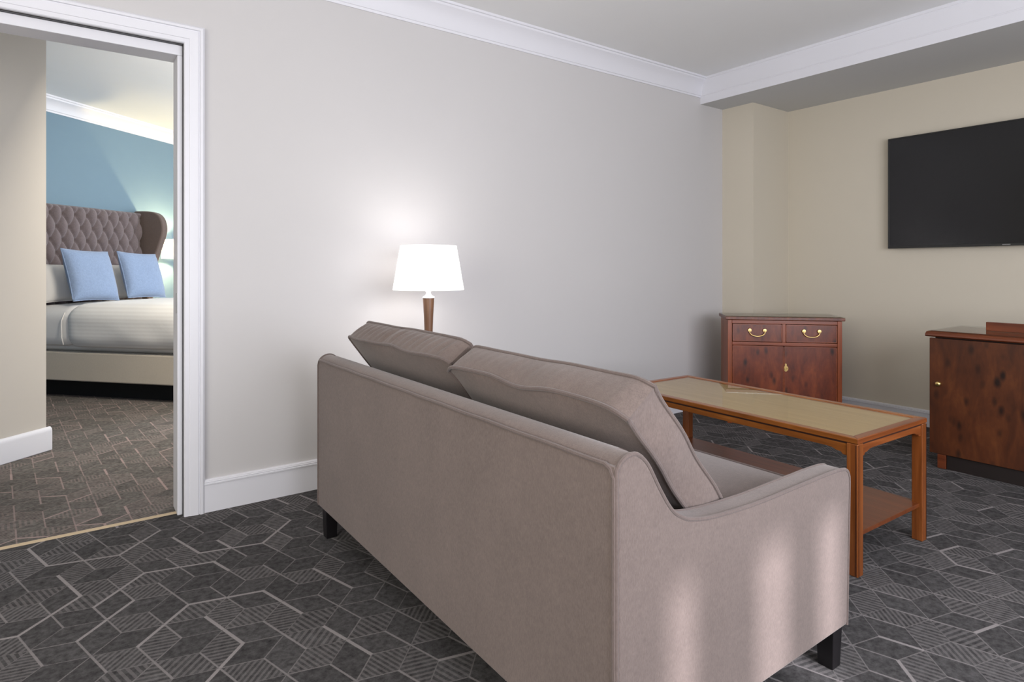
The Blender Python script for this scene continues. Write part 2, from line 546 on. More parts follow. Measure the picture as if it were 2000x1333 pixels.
# ------------------------------------------------------------------ walls
bm = BM()
box(bm, DXR, XT + .1, YW, YW + WT, 0, ZCB)
box(bm, DXL, DXR, YW, YW + WT, DZ, ZCB)
box(bm, XL - .1, DXL, YW, YW + WT, 0, ZCB)
struct('wall_back', bm, 'wall_main', smooth=0)
struct('wall_right', bxs(XT, XT + .1, YF, YW, 0, ZCB), 'wall', smooth=0)
struct('wall_left', bxs(XL - .1, XL, YF, YW, 0, ZCB), 'wall', smooth=0)
bm = BM()
WX0, WX1, WZ0, WZ1 = 0.2, 2.4, 1.30, 1.84
box(bm, XL, WX0, YF - .1, YF, 0, ZCB); box(bm, WX1, XT, YF - .1, YF, 0, ZCB)
box(bm, WX0, WX1, YF - .1, YF, 0, WZ0); box(bm, WX0, WX1, YF - .1, YF, WZ1, ZCB)
struct('wall_front', bm, 'wall', smooth=0)
struct('wall_pier', bxs(4.349, XT, 2.781, YW, 0, ZS), 'wall', smooth=0)
struct('ceiling', bxs(XL, XT, YF, YW, ZC, ZC + .08), 'ceil', smooth=0)
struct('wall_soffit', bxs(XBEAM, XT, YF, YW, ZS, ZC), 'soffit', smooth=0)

# cornice on the main wall (profile y,z), stops at the beam
pr = [(YW, 2.455), (YW - .006, 2.455), (YW - .008, 2.468), (YW - .012, 2.470), (YW - .016, 2.500), (YW - .027, 2.535),
      (YW - .045, 2.562), (YW - .062, 2.578), (YW - .064, 2.590), (YW - .072, 2.592), (YW - .074, ZC), (YW, ZC)]
struct('trim_1', prism(BM(), pr, 'X', XL, XBEAM), 'white', smooth=30)
# moulding on the face of the beam (profile x,z)
xb = XBEAM
pr = [(xb, ZS - .001), (xb - .012, ZS - .001), (xb - .012, ZS + .060), (xb - .017, ZS + .062), (xb - .018, ZS + .067), (xb - .013, ZS + .070),
      (xb - .013, ZS + .085), (xb - .016, ZS + .105), (xb - .022, ZS + .125), (xb - .032, ZS + .145), (xb - .046, ZS + .160),
      (xb - .056, ZS + .172), (xb - .056, ZS + .180), (xb - .063, ZS + .183), (xb - .063, ZC), (xb, ZC)]
pr = [(xb - (xb - p[0]) * .42, p[1]) for p in pr]
struct('trim_2', prism(BM(), pr, 'Y', YF, YW), 'white', smooth=30)


def skirt(name, axis, face, sgn, a0, a1, h, th=.018, bead=True):
    """skirting board: face = wall plane, sgn = direction into the room"""
    p = [(0, 0), (th, 0), (th, h - .024)]
    if bead:
        p += [(th + .004, h - .022), (th + .004, h - .016), (th, h - .0145), (th + .002, h - .010), (th - .002, h - .0075), (th - .002, h - .004), (th - .008, h)]
    else:
        p += [(th, h - .014), (th - .005, h - .004), (th - .012, h)]
    p += [(0, h)]
    pts = [(face + sgn * q[0], q[1]) for q in p]
    return struct(name, prism(BM(), pts, axis, a0, a1), 'white', smooth=30)


skirt('baseboard_back', 'X', YW, -1, .495, 4.349, .147)
skirt('baseboard_right', 'Y', XT, -1, YF, 2.781, .115)
skirt('baseboard_left', 'Y', XL, 1, YF, YW, .145)
skirt('baseboard_pier', 'Y', 4.349, -1, 2.763, YW, .13)
skirt('baseboard_front', 'X', YF, 1, XL, XT, .145)

# door frame: casing with ridges, jamb lining, threshold
CW = .082
door = struct('door_1', BM().__class__() if False else BM(), 'white') if False else None
bm = BM()


def casing_profile():
    # (offset from opening outward, projection into room)
    return [(0, 0), (0, .012), (.004, .016), (.020, .016), (.022, .019), (.030, .020), (.046, .021), (.056, .023), (.058, .019), (.062, .019),
            (.064, .026), (.074, .026), (.078, .022), (CW, .018), (CW, 0)]


def sweep_casing(bm):
    prof = casing_profile()
    # path: right foot -> right top -> left top -> left foot, mitred
    stations = [((DXR, 0.0), (1, 0)), ((DXR, DZ), (1, 1)), ((DXL, DZ), (-1, 1)), ((DXL, 0.0), (-1, 0))]
    rings = []
    for (x, z), (ox, oz) in stations:
        rings.append([bm.verts.new((x + ox * o, YW - p, z + oz * o)) for o, p in prof])
    for A, B in zip(rings, rings[1:]):
        for i in range(len(prof) - 1):
            bm.faces.new((A[i], A[i + 1], B[i + 1], B[i]))
    bm.faces.new(rings[0]); bm.faces.new(rings[-1])


sweep_casing(bm)
door = struct('door_1', bm, 'white', smooth=25)
bm = BM()
box(bm, DXR - .022, DXR - .0015, YW + .022, YW + WT + .01, 0, DZ - .048)
box(bm, DXL + .0015, DXL + .022, YW + .022, YW + WT + .01, 0, DZ - .048)
box(bm, DXL + .0015, DXR - .0015, YW + .022, YW + WT + .01, DZ - .048, DZ - .003)
link('door_jamb', bm, 'white', door, smooth=0, bevel=.003)
bm = BM()
box(bm, DXR - .002, DXR + .003, YW + .002, YW + .022, 0, DZ); box(bm, DXL, DXR, YW + .004, YW + .022, DZ - .003, DZ + .001)
link('shadow_gap', bm, 'black', door, smooth=0)
bm = BM(); box(bm, DXR - .024, DXR - .0215, YW + .03, YW + .052, .90, .99)
o = link('strike_plate', bm, 'badge', door, smooth=0, bevel=.001); o['label'] = 'small metal strike plate'
pr = [(3.110, 0), (3.111, .005), (3.115, .008), (3.121, .008), (3.125, .005), (3.126, 0)]
o = link('threshold_strip', prism(BM(), pr, 'X', DXL, DXR - .002), 'strip', door, smooth=30); o['label'] = 'brass threshold strip across the doorway'

# bedroom shell
def bed_box(bm, c0, c1, d0, d1, z0, z1):
    vs = [bm.verts.new(bed(c, d, z)) for c in (c0, c1) for d in (d0, d1) for z in (z0, z1)]
    for f in ((0, 1, 3, 2), (4, 6, 7, 5), (0, 4, 5, 1), (2, 3, 7, 6), (0, 2, 6, 4), (1, 5, 7, 3)):
        bm.faces.new([vs[i] for i in f])
    return bm


HW = 5.44
struct('wall_bedroom_back', bed_box(BM(), .6, 7.7, HW, HW + .1, 0, ZCB), 'teal', smooth=0)
struct('wall_bedroom_right', bed_box(BM(), 7.6, 7.7, -2.6, HW, 0, ZCB), 'wall', smooth=0)
struct('wall_hall', bed_box(BM(), .86, 3.006, 3.543, 3.66, 0, ZCB), 'hall', smooth=0)
bm = bed_box(BM(), .4, 7.7, -2.7, HW + .1, ZCB, ZCB + .08)
bmesh.ops.bisect_plane(bm, geom=list(bm.verts) + list(bm.edges) + list(bm.faces), plane_co=(0, YW + .02, 0), plane_no=(0, -1, 0), clear_outer=True)
struct('ceiling', bm, 'ceil', smooth=0)
# bedroom cornice along the headboard wall (built in bedroom axes)
pr = [(HW, 2.560), (HW - .008, 2.560), (HW - .010, 2.575), (HW - .018, 2.580), (HW - .026, 2.615), (HW - .048, 2.650), (HW - .080, 2.668),
      (HW - .084, 2.682), (HW - .094, 2.685), (HW - .096, ZCB), (HW, ZCB)]
bm = prism(BM(), pr, 'X', .6, 7.6)
for v in bm.verts: v.co = bed(v.co.x, v.co.y, v.co.z)
struct('trim_3', bm, 'white', smooth=30)
bm = BM()
pts = [(3.543, 0), (3.521, 0), (3.521, .118), (3.524, .132), (3.532, .142), (3.543, .146)]
prism(bm, pts, 'X', .86, 3.030)
for v in bm.verts: v.co = bed(v.co.x, v.co.y, v.co.z)
struct('baseboard_hall', bm, 'white', smooth=50, bevel=.008, segs=3)

# ------------------------------------------------------------------ window curtain behind the camera (lets soft streaks of sun through)
gaps = [(1.000, 1.075), (1.310, 1.440), (1.590, 1.700)]
xs = [WX0 - .15] + [v for g in gaps for v in g] + [WX1 + .15]
for n_, (a, b) in enumerate(zip(xs[0::2], xs[1::2])):
    bm = BM(); cols = max(4, int((b - a) / .02)); prev = None
    for i in range(cols + 1):
        x = a + (b - a) * i / cols; y = YF + .06 + .018 * math.sin(x * 70)
        p = (bm.verts.new((x, y, .30)), bm.verts.new((x, y, 2.20)))
        if prev: bm.faces.new((prev[0], p[0], p[1], prev[1]))
        prev = p
    o = link('curtain', bm, 'curtain', smooth=60)
    s = o.modifiers.new('thick', 'SOLIDIFY'); s.thickness = .004
    tag(o, ['widest curtain panel at the left end of the window', 'narrow curtain panel left of the middle of the window',
            'narrowest curtain panel right of the middle of the window', 'curtain panel at the right end of the window'][n_], 'curtain', 'curtain panels at the window')

# ------------------------------------------------------------------ sofa
SX0, SY0, SY1 = .845, .825, 2.540
sofa = thing('sofa', 'taupe chenille two seat sofa seen from behind with piped edges', 'sofa', (SX0, SY0, 0))
LY = SY1 - SY0
AW = .064


def lx(p): return (p[0] - SX0, p[1])


rear = [(.845, .118), (.845, .712)]
topc = [(.845, .712), (.855, .727), (.875, .7375), (.901, .7365), (.931, .712), (.967, .655), (1.002, .607), (1.034, .583), (1.073, .568), (1.152, .556),
        (1.31, .549), (1.488, .551), (1.641, .553), (1.715, .550), (1.742, .541), (1.753, .522)]
front = [(1.7535, .50), (1.740, .118)]
cur = [tuple(v) for v in catmull([(p[0], p[1], 0) for p in topc], 4)]
arm_pts = [rear[0]] + [(p[0], p[1]) for p in cur] + front
arm_pts = [lx(p) for p in arm_pts]
for k, (a, b) in enumerate(((0, AW), (LY - AW, LY))):
    o = link('arm', prism(BM(), arm_pts, 'Y', a, b), 'sofa', sofa, smooth=40, bevel=.008, segs=3)
    yy = a - .001 if k == 0 else b + .001
    rim = [(p[0], yy + (.004 if k == 0 else -.004), p[1]) for p in arm_pts]
    cx_ = sum(p[0] for p in rim) / len(rim); cz_ = sum(p[2] for p in rim) / len(rim)
    link('piping', tube(BM(), rim, .0048, closed=False), 'piping', o)
    # inner welt where the flat arm top meets the inside
    yi = b if k == 0 else a
    rim2 = [(p[0], yi + (-.004 if k == 0 else .004), p[1] - .001) for p in arm_pts[1 + 4 * 7: -2]]
    link('piping', tube(BM(), rim2, .0036), 'piping', o)
back_pts = [(.845, .118), (.845, .714), (.851, .726), (.866, .735), (.885, .739), (.905, .737), (.925, .728), (.945, .712), (.975, .672), (1.015, .615),
            (1.05, .56), (1.09, .45), (1.09, .20), (1.0, .118)]
back = link('backrest', prism(BM(), [lx(p) for p in back_pts], 'Y', AW - .012, LY - AW + .012), 'sofa', sofa, smooth=50)
link('rear_panel', bxs(-.0035, .010, .004, LY - .004, .119, .722), 'sofa', sofa, smooth=40, bevel=.003)
# welt round the rear panel
wl = [(-.003, .006, .125), (-.003, .006, .700), (-.003, .016, .716), (-.003, .030, .722)]
n = 40
wl += [(-.003, .03 + (LY - .06) * i / n, .722 - .0006 * math.sin(i * 1.1)) for i in range(1, n)]
wl += [(-.003, LY - .030, .722), (-.003, LY - .016, .716), (-.003, LY - .006, .700), (-.003, LY - .006, .125)]
link('piping', tube(BM(), wl, .0050), 'piping', back)
link('seat_base', bxs(.20, 1.740 - SX0, AW, LY - AW, .118, .300), 'sofa', sofa, smooth=40, bevel=.008)

SPLIT = 1.645 - SY0


def seat_cushion(y0, y1):
    x0, x1, z0, z1 = .215, 1.765 - SX0, .302, .468

    def fn(s, t, w):
        x = (x0 + x1) / 2 + s * (x1 - x0) / 2; y = (y0 + y1) / 2 + t * (y1 - y0) / 2
        z = (z0 + z1) / 2 + w * (z1 - z0) / 2
        if w > 0: z += .022 * (1 - s * s) * (1 - t * t) * w
        r = max(0, abs(s) - .9) / .1; q = abs(w)
        x += .010 * (1 - w * w) * s
        return (x, y, z)
    return soft_box(BM(), fn, (20, 20, 6)), fn


for y0, y1 in ((AW + .004, SPLIT - .003), (SPLIT + .003, LY - AW - .004)):
    bm, fn = seat_cushion(y0, y1)
    o = link('seat_cushion', bm, 'sofa', sofa, smooth=50, bevel=.006)
    path = [fn(1, -1 + .1 * i, 1) for i in range(21)]
    link('piping', tube(BM(), path, .004), 'piping', o)

# loose back cushions: box cushions leaning on the back, piped along every front and rear edge


def back_cushion(ya, yb, rear_top, front_top, wr, seed, drop):
    up = Vector((-.18, 0, .225)).normalized()
    rt = Vector((rear_top[0], 0, rear_top[1])); ft = Vector((front_top[0], 0, front_top[1]))
    nv = (ft - rt)
    hh = (rt.z - .462) / up.z
    rb = rt - up * hh
    rnd = random.Random(seed); ph = [rnd.random() * 6.28 for _ in range(6)]

    def fn(s, t, w):
        # s along y, t up, w rear->front
        f = (w + 1) / 2; g = (t + 1) / 2
        lx_ = rb + up * (hh * g) + nv * f
        y = (ya + yb) / 2 + s * (yb - ya) / 2
        p = Vector((lx_.x - SX0, y - SY0, lx_.z))
        nn = nv.normalized()
        bul = (1 - s * s) ** .8 * (1 - t * t) ** .8 if abs(s) < 1 and abs(t) < 1 else 0
        p += nn * (.030 * bul * w)
        # top boxing: soft crown, tired wavy edges
        p += up * (.010 * (1 - w * w) * (1 - s ** 4) * max(0, t) ** 6)
        edge = max(0, t) ** 8
        p += up * edge * ((.0030 - .0012 * w) * math.sin(s * 5.5 + ph[0]) + (.0018 - .001 * w) * math.sin(s * 11 + ph[1]) + drop * (1 - s) * .5)
        if w < 0:
            p += nn * edge * (.006 * math.sin(s * 6.0 + ph[2])) * (-w)
        # rounded top corners
        k = max(0, abs(s) - .86) / .14
        p += up * (-.018 * k * k * edge)
        # side boxing
        sg = 1 if s > 0 else -1
        sd = abs(s) ** 10
        p.y += sg * sd * (.008 * (1 - w * w) * (1 - t ** 2) + .004 * math.sin(t * 7 + ph[3]))
        # wrinkles across the top boxing
        if wr:
            p += up * edge * (1 - w * w) * wr * (math.sin(s * 34 + w * 2.2) * (.4 + .6 * math.sin(s * 5 + 1)) + .7 * math.sin(s * 57 + 1.3 + w * 3)) * (.35 + .65 * (1 if s > -.9 else 0))
        return p
    return fn


for idx, (ya, yb, rt_, ft_, wr, sd_, dr) in enumerate(((AW + SY0 + .010, 1.638, (.940, .803), (1.022, .858), .0007, 5, .0),
                                       (1.648, SY1 - AW - .004, (.940, .820), (1.020, .876), .0042, 9, .0))):
    fn = back_cushion(ya, yb, rt_, ft_, wr, sd_, dr)
    o = link('back_cushion', soft_box(BM(), fn, (120, 24, 10)), 'sofa', sofa, smooth=55)
    o['label'] = ['back cushion at the near end with a smooth top', 'back cushion at the far end with a creased top'][idx]
    for w in (-1, 1):
        path = []
        N_ = 40
        path += [fn(-1 + 2 * i / N_, 1, w) for i in range(N_)]
        path += [fn(1, 1 - 2 * i / 20, w) for i in range(20)]
        path += [fn(1 - 2 * i / N_, -1, w) for i in range(N_)]
        path += [fn(-1, -1 + 2 * i / 20, w) for i in range(20)]
        link('piping', tube(BM(), path, .0056, closed=True), 'piping', o)


def taper_leg(bm, x, y, z1, s0, s1):
    A = [bm.verts.new((x + a * s1, y + b * s1, 0)) for a, b in ((-1, -1), (1, -1), (1, 1), (-1, 1))]
    B = [bm.verts.new((x + a * s0, y + b * s0, z1)) for a, b in ((-1, -1), (1, -1), (1, 1), (-1, 1))]
    bm.faces.new(A); bm.faces.new(B)
    for i in range(4): bm.faces.new((A[i], A[(i + 1) % 4], B[(i + 1) % 4], B[i]))
    return bm


for x, y in ((.027, .040), (.027, LY - .062), (1.713 - SX0, .038), (1.713 - SX0, LY - .062)):
    o = link('leg', taper_leg(BM(), x, y, .119, .025, .021), 'black', sofa, smooth=0, bevel=.002)
    o['label'] = 'black tapered leg'

# ------------------------------------------------------------------ coffee table
TW, TL, TZ, LEG = .555, 1.215, .495, .042
tb = thing('coffee_table', 'long low yew coffee table with glass top and lower shelf', 'table', (2.268, 1.040, 0), R(-1.5))
RW = .034
# mitred top frame
tf = None
for nm, pts in (('top_rail', [(0, 0), (RW, RW), (RW, TL - RW), (0, TL)]), ('top_rail', [(TW, 0), (TW, TL), (TW - RW, TL - RW), (TW - RW, RW)]),
                ('top_rail', [(0, 0), (TW, 0), (TW - RW, RW), (RW, RW)]), ('top_rail', [(0, TL), (RW, TL - RW), (TW - RW, TL - RW), (TW, TL)])):
    horiz = pts[0][0] == pts[1][0] or pts[1][0] == RW and pts[0] == (0, 0)
    link(nm, prism(BM(), pts, 'Z', TZ - .020, TZ), 'table' if nm and abs(pts[1][1] - pts[0][1]) > .1 or pts[1] == (RW, RW) else 'table_x', tb, smooth=0, bevel=.003)
link('veneer_panel', bxs(RW - .004, TW - RW + .004, RW - .004, TL - RW + .004, TZ - .018, TZ - .008), 'veneer', tb, smooth=0)
o = link('glass_pane', bxs(RW + .001, TW - RW - .001, RW + .001, TL - RW - .001, TZ - .0075, TZ - .0025), 'glass', tb, smooth=0)
o['label'] = 'clear glass pane set into the top'


def apron(length):
    """outline in (a,z): straight top, cusped brackets against both legs"""
    zt, zb = TZ - .022, TZ - .050
    a0, a1 = LEG, length - LEG
    p = [(a0, zt), (a1, zt), (a1, zb - .020), (a1 - .016, zb - .018), (a1 - .022, zb - .010), (a1 - .036, zb - .009), (a1 - .055, zb - .002), (a1 - .075, zb)]
    q = [(a0 + .075, zb), (a0 + .055, zb - .002), (a0 + .036, zb - .009), (a0 + .022, zb - .010), (a0 + .016, zb - .018), (a0, zb - .020)]
    return p + q


for x0 in (.006, TW - .024):
    o = link('apron', prism(BM(), apron(TL), 'X', x0, x0 + .018), 'table', tb, smooth=0, bevel=.0015)
    xf = x0 - .0006 if x0 < .1 else x0 + .0176
    link('groove', bxs(xf, xf + .001, LEG, TL - LEG, TZ - .0265, TZ - .0205), 'groove', o, smooth=0)
for y0 in (.006, TL - .024):
    o = link('apron', prism(BM(), apron(TW), 'Y', y0, y0 + .018), 'table_x', tb, smooth=0, bevel=.0015)
    yf = y0 - .0006 if y0 < .1 else y0 + .0176
    link('groove', bxs(LEG, TW - LEG, yf, yf + .001, TZ - .0265, TZ - .0205), 'groove', o, smooth=0)
for x0 in (0, TW - LEG):
    for y0 in (0, TL - LEG):
        o = link('leg', bxs(x0 + .001, x0 + LEG - .001, y0 + .001, y0 + LEG - .001, 0, TZ - .021), 'table_leg', tb, smooth=0, bevel=.003)
        ox = x0 if x0 == 0 else x0 + LEG; oy = y0 if y0 == 0 else y0 + LEG
        sx = 1 if x0 == 0 else -1; sy = 1 if y0 == 0 else -1
        bm = BM()
        for (a, b) in ((ox + sx * .0005, oy + sy * .007), (ox + sx * .007, oy + sy * .0005)):
            box(bm, a - .0009, a + .0009, b - .0009, b + .0009, .004, TZ - .024)
        link('groove', bm, 'groove', o, smooth=0)
link('shelf', bxs(.012, TW - .012, .012, TL - .012, .136, .152), 'shelf', tb, smooth=0, bevel=.002)

# ------------------------------------------------------------------ corner cabinet
CA = Vector((3.809, 2.637)); CB = Vector((4.320, 2.086))
dv = (CB - CA); CWD = dv.length; ang = math.atan2(dv.y, dv.x)
CD, CZ = .335, .766
cb = thing('corner_cabinet', 'small reddish burr wood cabinet with two drawers over two doors set across the corner', 'cabinet', (CA.x, CA.y, 0), ang)
# local: x along the front, +y to the rear
bm = BM()
box(bm, 0, .018, 0, CD, .0, CZ - .030); link('side_panel', bm, 'yew_frame', cb, smooth=0, bevel=.002)
bm = BM(); box(bm, CWD - .018, CWD, 0, CD, .0, CZ - .030); link('side_panel', bm, 'yew_frame', cb, smooth=0, bevel=.002)
link('back_panel', bxs(.018, CWD - .018, CD - .008, CD, .06, CZ - .030), 'yew_frame', cb, smooth=0)
link('cabinet_floor', bxs(.018, CWD - .018, .012, CD - .008, .055, .070), 'yew_frame_x', cb, smooth=0)
link('plinth', bxs(.018, CWD - .018, .010, .026, 0, .055), 'yew_frame_x', cb, smooth=0)
for x0, x1 in ((.0, .030), (CWD - .030, CWD)):
    link('stile', bxs(x0 + .0005, x1 - .0005, -.004, .016, .0, CZ - .030), 'yew_frame', cb, smooth=0, bevel=.002)
ZD0, ZD1 = .586, .711
link('top_rail', bxs(.030, CWD - .030, -.004, .014, ZD1, CZ - .030), 'yew_frame_x', cb, smooth=0, bevel=.002)
link('middle_rail', bxs(.030, CWD - .030, -.005, .014, ZD0 - .028, ZD0 - .004), 'yew_frame_x', cb, smooth=0, bevel=.003)
link('bottom_rail', bxs(.030, CWD - .030, -.004, .014, .055, .085), 'yew_frame_x', cb, smooth=0, bevel=.002)
MC = CWD / 2
link('muntin', bxs(MC - .012, MC + .012, -.004, .014, ZD0 - .004, ZD1), 'yew_frame', cb, smooth=0, bevel=.002)


def bail_handle(parent, xc, zc):
    bm = BM()
    for sx in (-1, 1):
        lathe(bm, [(.0005, -.012), (.012, -.0115), (.0135, -.009), (.010, -.006), (.0125, -.003), (.0135, 0)], 14, (xc + sx * .050, -.004, zc + .010), 'Y')
    p = catmull([(xc - .050, -.016, zc + .010), (xc - .051, -.017, zc - .006), (xc - .040, -.018, zc - .020), (xc - .024, -.018, zc - .028),
                 (xc, -.018, zc - .031), (xc + .024, -.018, zc - .028), (xc + .040, -.018, zc - .020), (xc + .051, -.017, zc - .006), (xc + .050, -.016, zc + .010)], 4)
    tube(bm, p, .0042, taper=[1 if 6 < i < len(p) - 7 else .75 for i in range(len(p))])
    return link('handle', bm, 'brass', parent, smooth=50)


for x0, x1 in ((.033, MC - .014), (MC + .014, CWD - .033)):
    d = link('drawer', bxs(x0, x1, -.003, .30, ZD0, ZD1 - .003), 'yew', cb, smooth=0, bevel=.0025)
    # raised cock bead round the drawer front
    bm = BM()
    for a in ((x0, x1, -.0055, -.002, ZD1 - .008, ZD1 - .003), (x0, x1, -.0055, -.002, ZD0, ZD0 + .005), (x0, x0 + .005, -.0055, -.002, ZD0, ZD1 - .003), (x1 - .005, x1, -.0055, -.002, ZD0, ZD1 - .003)):
        box(bm, *a)
    link('bead', bm, 'yew_frame_x', d, smooth=0)
    o = bail_handle(d, (x0 + x1) / 2, (ZD0 + ZD1) / 2 + .006); o['label'] = 'brass swan-neck drop handle'
ZR0, ZR1 = .087, ZD0 - .030
for k, (x0, x1) in enumerate(((.032, MC - .0015), (MC + .0015, CWD - .032))):
    d = link('door', bxs(x0, x1, -.002, .014, ZR0, ZR1), 'yew', cb, smooth=0, bevel=.002)
    bm = BM()
    for a in ((x0, x1, -.0045, -.001, ZR1 - .006, ZR1), (x0, x1, -.0045, -.001, ZR0, ZR0 + .006), (x0, x0 + .006, -.0045, -.001, ZR0, ZR1), (x1 - .006, x1, -.0045, -.001, ZR0, ZR1)):
        box(bm, *a)
    link('bead', bm, 'yew_frame_x', d, smooth=0)
    if k == 1:
        zc = .404
        out = [(MC + .012 + a, zc + b) for a, b in ((0, .034), (.006, .026), (.005, .016), (.012, .010), (.016, 0), (.014, -.014), (.006, -.022), (0, -.026),
                                                    (-.006, -.022), (-.0125, -.014), (-.0125, 0), (-.010, .010), (-.005, .016), (-.006, .026))]
        bm = prism(BM(), out, 'Y', -.0065, -.0035)
        o = link('escutcheon', bm, 'brass', d, smooth=0); o['label'] = 'aged brass keyhole plate'
        bm = BM(); tube(bm, [(MC + .012 + .009 * math.cos(a), -.0095, zc - .006 + .009 * math.sin(a)) for a in [i * math.pi / 8 for i in range(16)]], .002, closed=True)
        link('ring_pull', bm, 'brass', d)
top = [(-.016, -.020), (CWD + .016, -.020), (CWD + .016, CD), (-.016, CD)]
ct = link('top', prism(BM(), top, 'Z', CZ - .028, CZ - .006), 'side_edge', cb, smooth=0, bevel=.004)
o = link('glass_sheet', prism(BM(), [(-.016, -.020), (CWD + .016, -.020), (CWD + .016, CD - .001), (-.016, CD - .001)], 'Z', CZ - .0055, CZ), 'glass', cb, smooth=0)
o['label'] = 'protective glass sheet on the top'

# ------------------------------------------------------------------ sideboard
sb = thing('sideboard', 'dark burr wood sideboard with brass knob standing below the television', 'sideboard', (3.885, 1.402, 0))
# local: x to the rear, y negative to the right
SL, SDP, SZ = 1.30, .50, .757
link('carcass', bxs(.020, SDP, -SL, -.004, .078, .700), 'side', sb, smooth=0, bevel=.002)
link('plinth', bxs(.014, SDP - .03, -SL + .05, -.080, 0, .079), 'dark_wood', sb, smooth=0)
for y in (-.078, -SL + .05):
    link('foot', bxs(.004, .044, y, y + .040, 0, .078), 'side_edge', sb, smooth=0, bevel=.003)
for k in range(2):
    a, b = -.002 - k * .648, -.648 - k * .648
    d = link('door', bxs(0, .019, b + .002, a, .080, .716), 'side', sb, smooth=0, bevel=.002)
    bm = lathe(BM(), [(.0005, -.0245), (.006, -.024), (.0125, -.0215), (.0145, -.016), (.0120, -.0105), (.006, -.008), (.0055, -.004), (.0105, -.003), (.011, 0)], 20, (0, a - .046 if k == 0 else b + .046, .466), 'X')
    o = link('knob', bm, 'brass', d, smooth=60); o['label'] = 'round brass door knob'
link('neck_moulding', bxs(.030, SDP - .01, -SL + .02, -.020, .700, .728), 'dark_wood', sb, smooth=0)
pr = [(.006, .722), (-.010, .724), (-.018, .731), (-.016, .738), (-.006, .744), (.004, .751), (SDP + .006, .751), (SDP + .006, .722)]
bm = BM()
A = prism(bm, pr, 'Y', -SL - .012, .014)
tp = link('top', bm, 'side_edge', sb, smooth=35)
o = link('glass_sheet', bxs(.002, SDP, -SL - .008, .006, .7515, SZ), 'glass', sb, smooth=0); o['label'] = 'protective glass sheet on the top'
bm = BM(); box(bm, .225, .250, -SL + .08, -.195, SZ, SZ + .048)
o = link('upstand', bm, 'side_edge', sb, smooth=0, bevel=.002); o['label'] = 'low wooden upstand rail'

# ------------------------------------------------------------------ television
tv = thing('television', 'black flat screen television mounted high on the beige wall', 'television', (XT, 1.30, 1.64))
# local: x from wall (negative into room)
TY0, TY1, Z0, Z1 = -.690, .690, -.395, .395
link('housing', bxs(-.052, -.012, TY0 + .01, TY1 - .01, Z0 + .01, Z1 - .01), 'tv_frame', tv, smooth=0, bevel=.004)
link('wall_mount', bxs(-.013, 0, -.25, .25, -.2, .2), 'tv_frame', tv, smooth=0)
bm = BM(); b = .009
box(bm, -.060, -.048, TY0, TY1, Z1 - b, Z1); box(bm, -.060, -.048, TY0, TY1, Z0, Z0 + .016)
box(bm, -.060, -.048, TY0, TY0 + b, Z0 + .016, Z1 - b); box(bm, -.060, -.048, TY1 - b, TY1, Z0 + .016, Z1 - b)
bz = link('bezel', bm, 'tv_frame', tv, smooth=0, bevel=.0015)
link('screen', bxs(-.0575, -.050, TY0 + b, TY1 - b, Z0 + .016, Z1 - b), 'screen', tv, smooth=0)
bm = BM()
for k in range(7):
    y = .018 - k * .006
    box(bm, -.0608, -.0598, y - .0022, y + .0022, Z0 + .006, Z0 + .011)
o = link('badge', bm, 'badge', bz, smooth=0); o['label'] = 'tiny silver maker badge'

# ------------------------------------------------------------------ lamp and its side table
LX, LYY = 1.472, 2.75
TT = .50
et = thing('side_table', 'small square side table in the corner beyond the sofa carrying the lamp', 'table', (LX, LYY, 0))
link('tabletop', bxs(-.19, .19, -.19, .19, TT - .022, TT), 'table', et, smooth=0, bevel=.003)
for sx in (-1, 1):
    for sy in (-1, 1):
        link('leg', taper_leg(BM(), sx * .16, sy * .16, TT - .022, .018, .013), 'table_leg', et, smooth=0, bevel=.002)
for sx in (-1, 1):
    link('apron', bxs(sx * .165 - .007, sx * .165 + .007, -.142, .142, TT - .085, TT - .022), 'table', et, smooth=0)
    link('apron', bxs(-.142, .142, sx * .165 - .007, sx * .165 + .007, TT - .085, TT - .022), 'table_x', et, smooth=0)
lp = thing('table_lamp', 'lit table lamp with white tapered shade and brown wooden stem', 'lamp', (LX, LYY, TT))
link('base', lathe(BM(), [(.001, 0), (.085, 0), (.088, .006), (.085, .016), (.030, .024), (.020, .032), (.001, .034)], 40), 'lamp_wood', lp, smooth=40)
link('stem', lathe(BM(), [(.0155, .030), (.0170, .12), (.0195, .24), (.0235, .36), (.0285, .449), (.0285, .452), (.004, .453)], 36), 'lamp_wood', lp, smooth=35)
cl = link('collar', lathe(BM(), [(.004, .451), (.0305, .452), (.0310, .456), (.0270, .460), (.016, .466), (.0125, .474), (.0125, .482), (.018, .488), (.018, .493), (.010, .495), (.010, .56), (.004, .562)], 32), 'lamp_white', lp, smooth=35)
o_sh = .494
bm = BM(); sg = 64; rings = []
for r, z in ((.1775, o_sh), (.1785, o_sh + .004), (.1770, o_sh + .008), (.1415, o_sh + .216), (.1420, o_sh + .219), (.1405, o_sh + .222)):
    rings.append([bm.verts.new((r * math.cos(2 * math.pi * k / sg), r * math.sin(2 * math.pi * k / sg), z)) for k in range(sg)])
for A, B in zip(rings, rings[1:]):
    for k in range(sg): bm.faces.new((A[k], A[(k + 1) % sg], B[(k + 1) % sg], B[k]))
sh = link('lamp_shade', bm, 'shade', lp, smooth=60)
bm = BM()
for k in range(3):
    a = k * 2.0944
    tube(bm, [(.011 * math.cos(a), .011 * math.sin(a), .556), (.142 * math.cos(a), .142 * math.sin(a), o_sh + .214)], .0015, seg=6)
link('shade_spider', bm, 'lamp_white', lp)
bulb = bpy.data.lights.new('lamp_bulb', 'POINT'); bulb.energy = 4.6; bulb.shadow_soft_size = .09; bulb.color = (1.0, 0.95, 0.93)
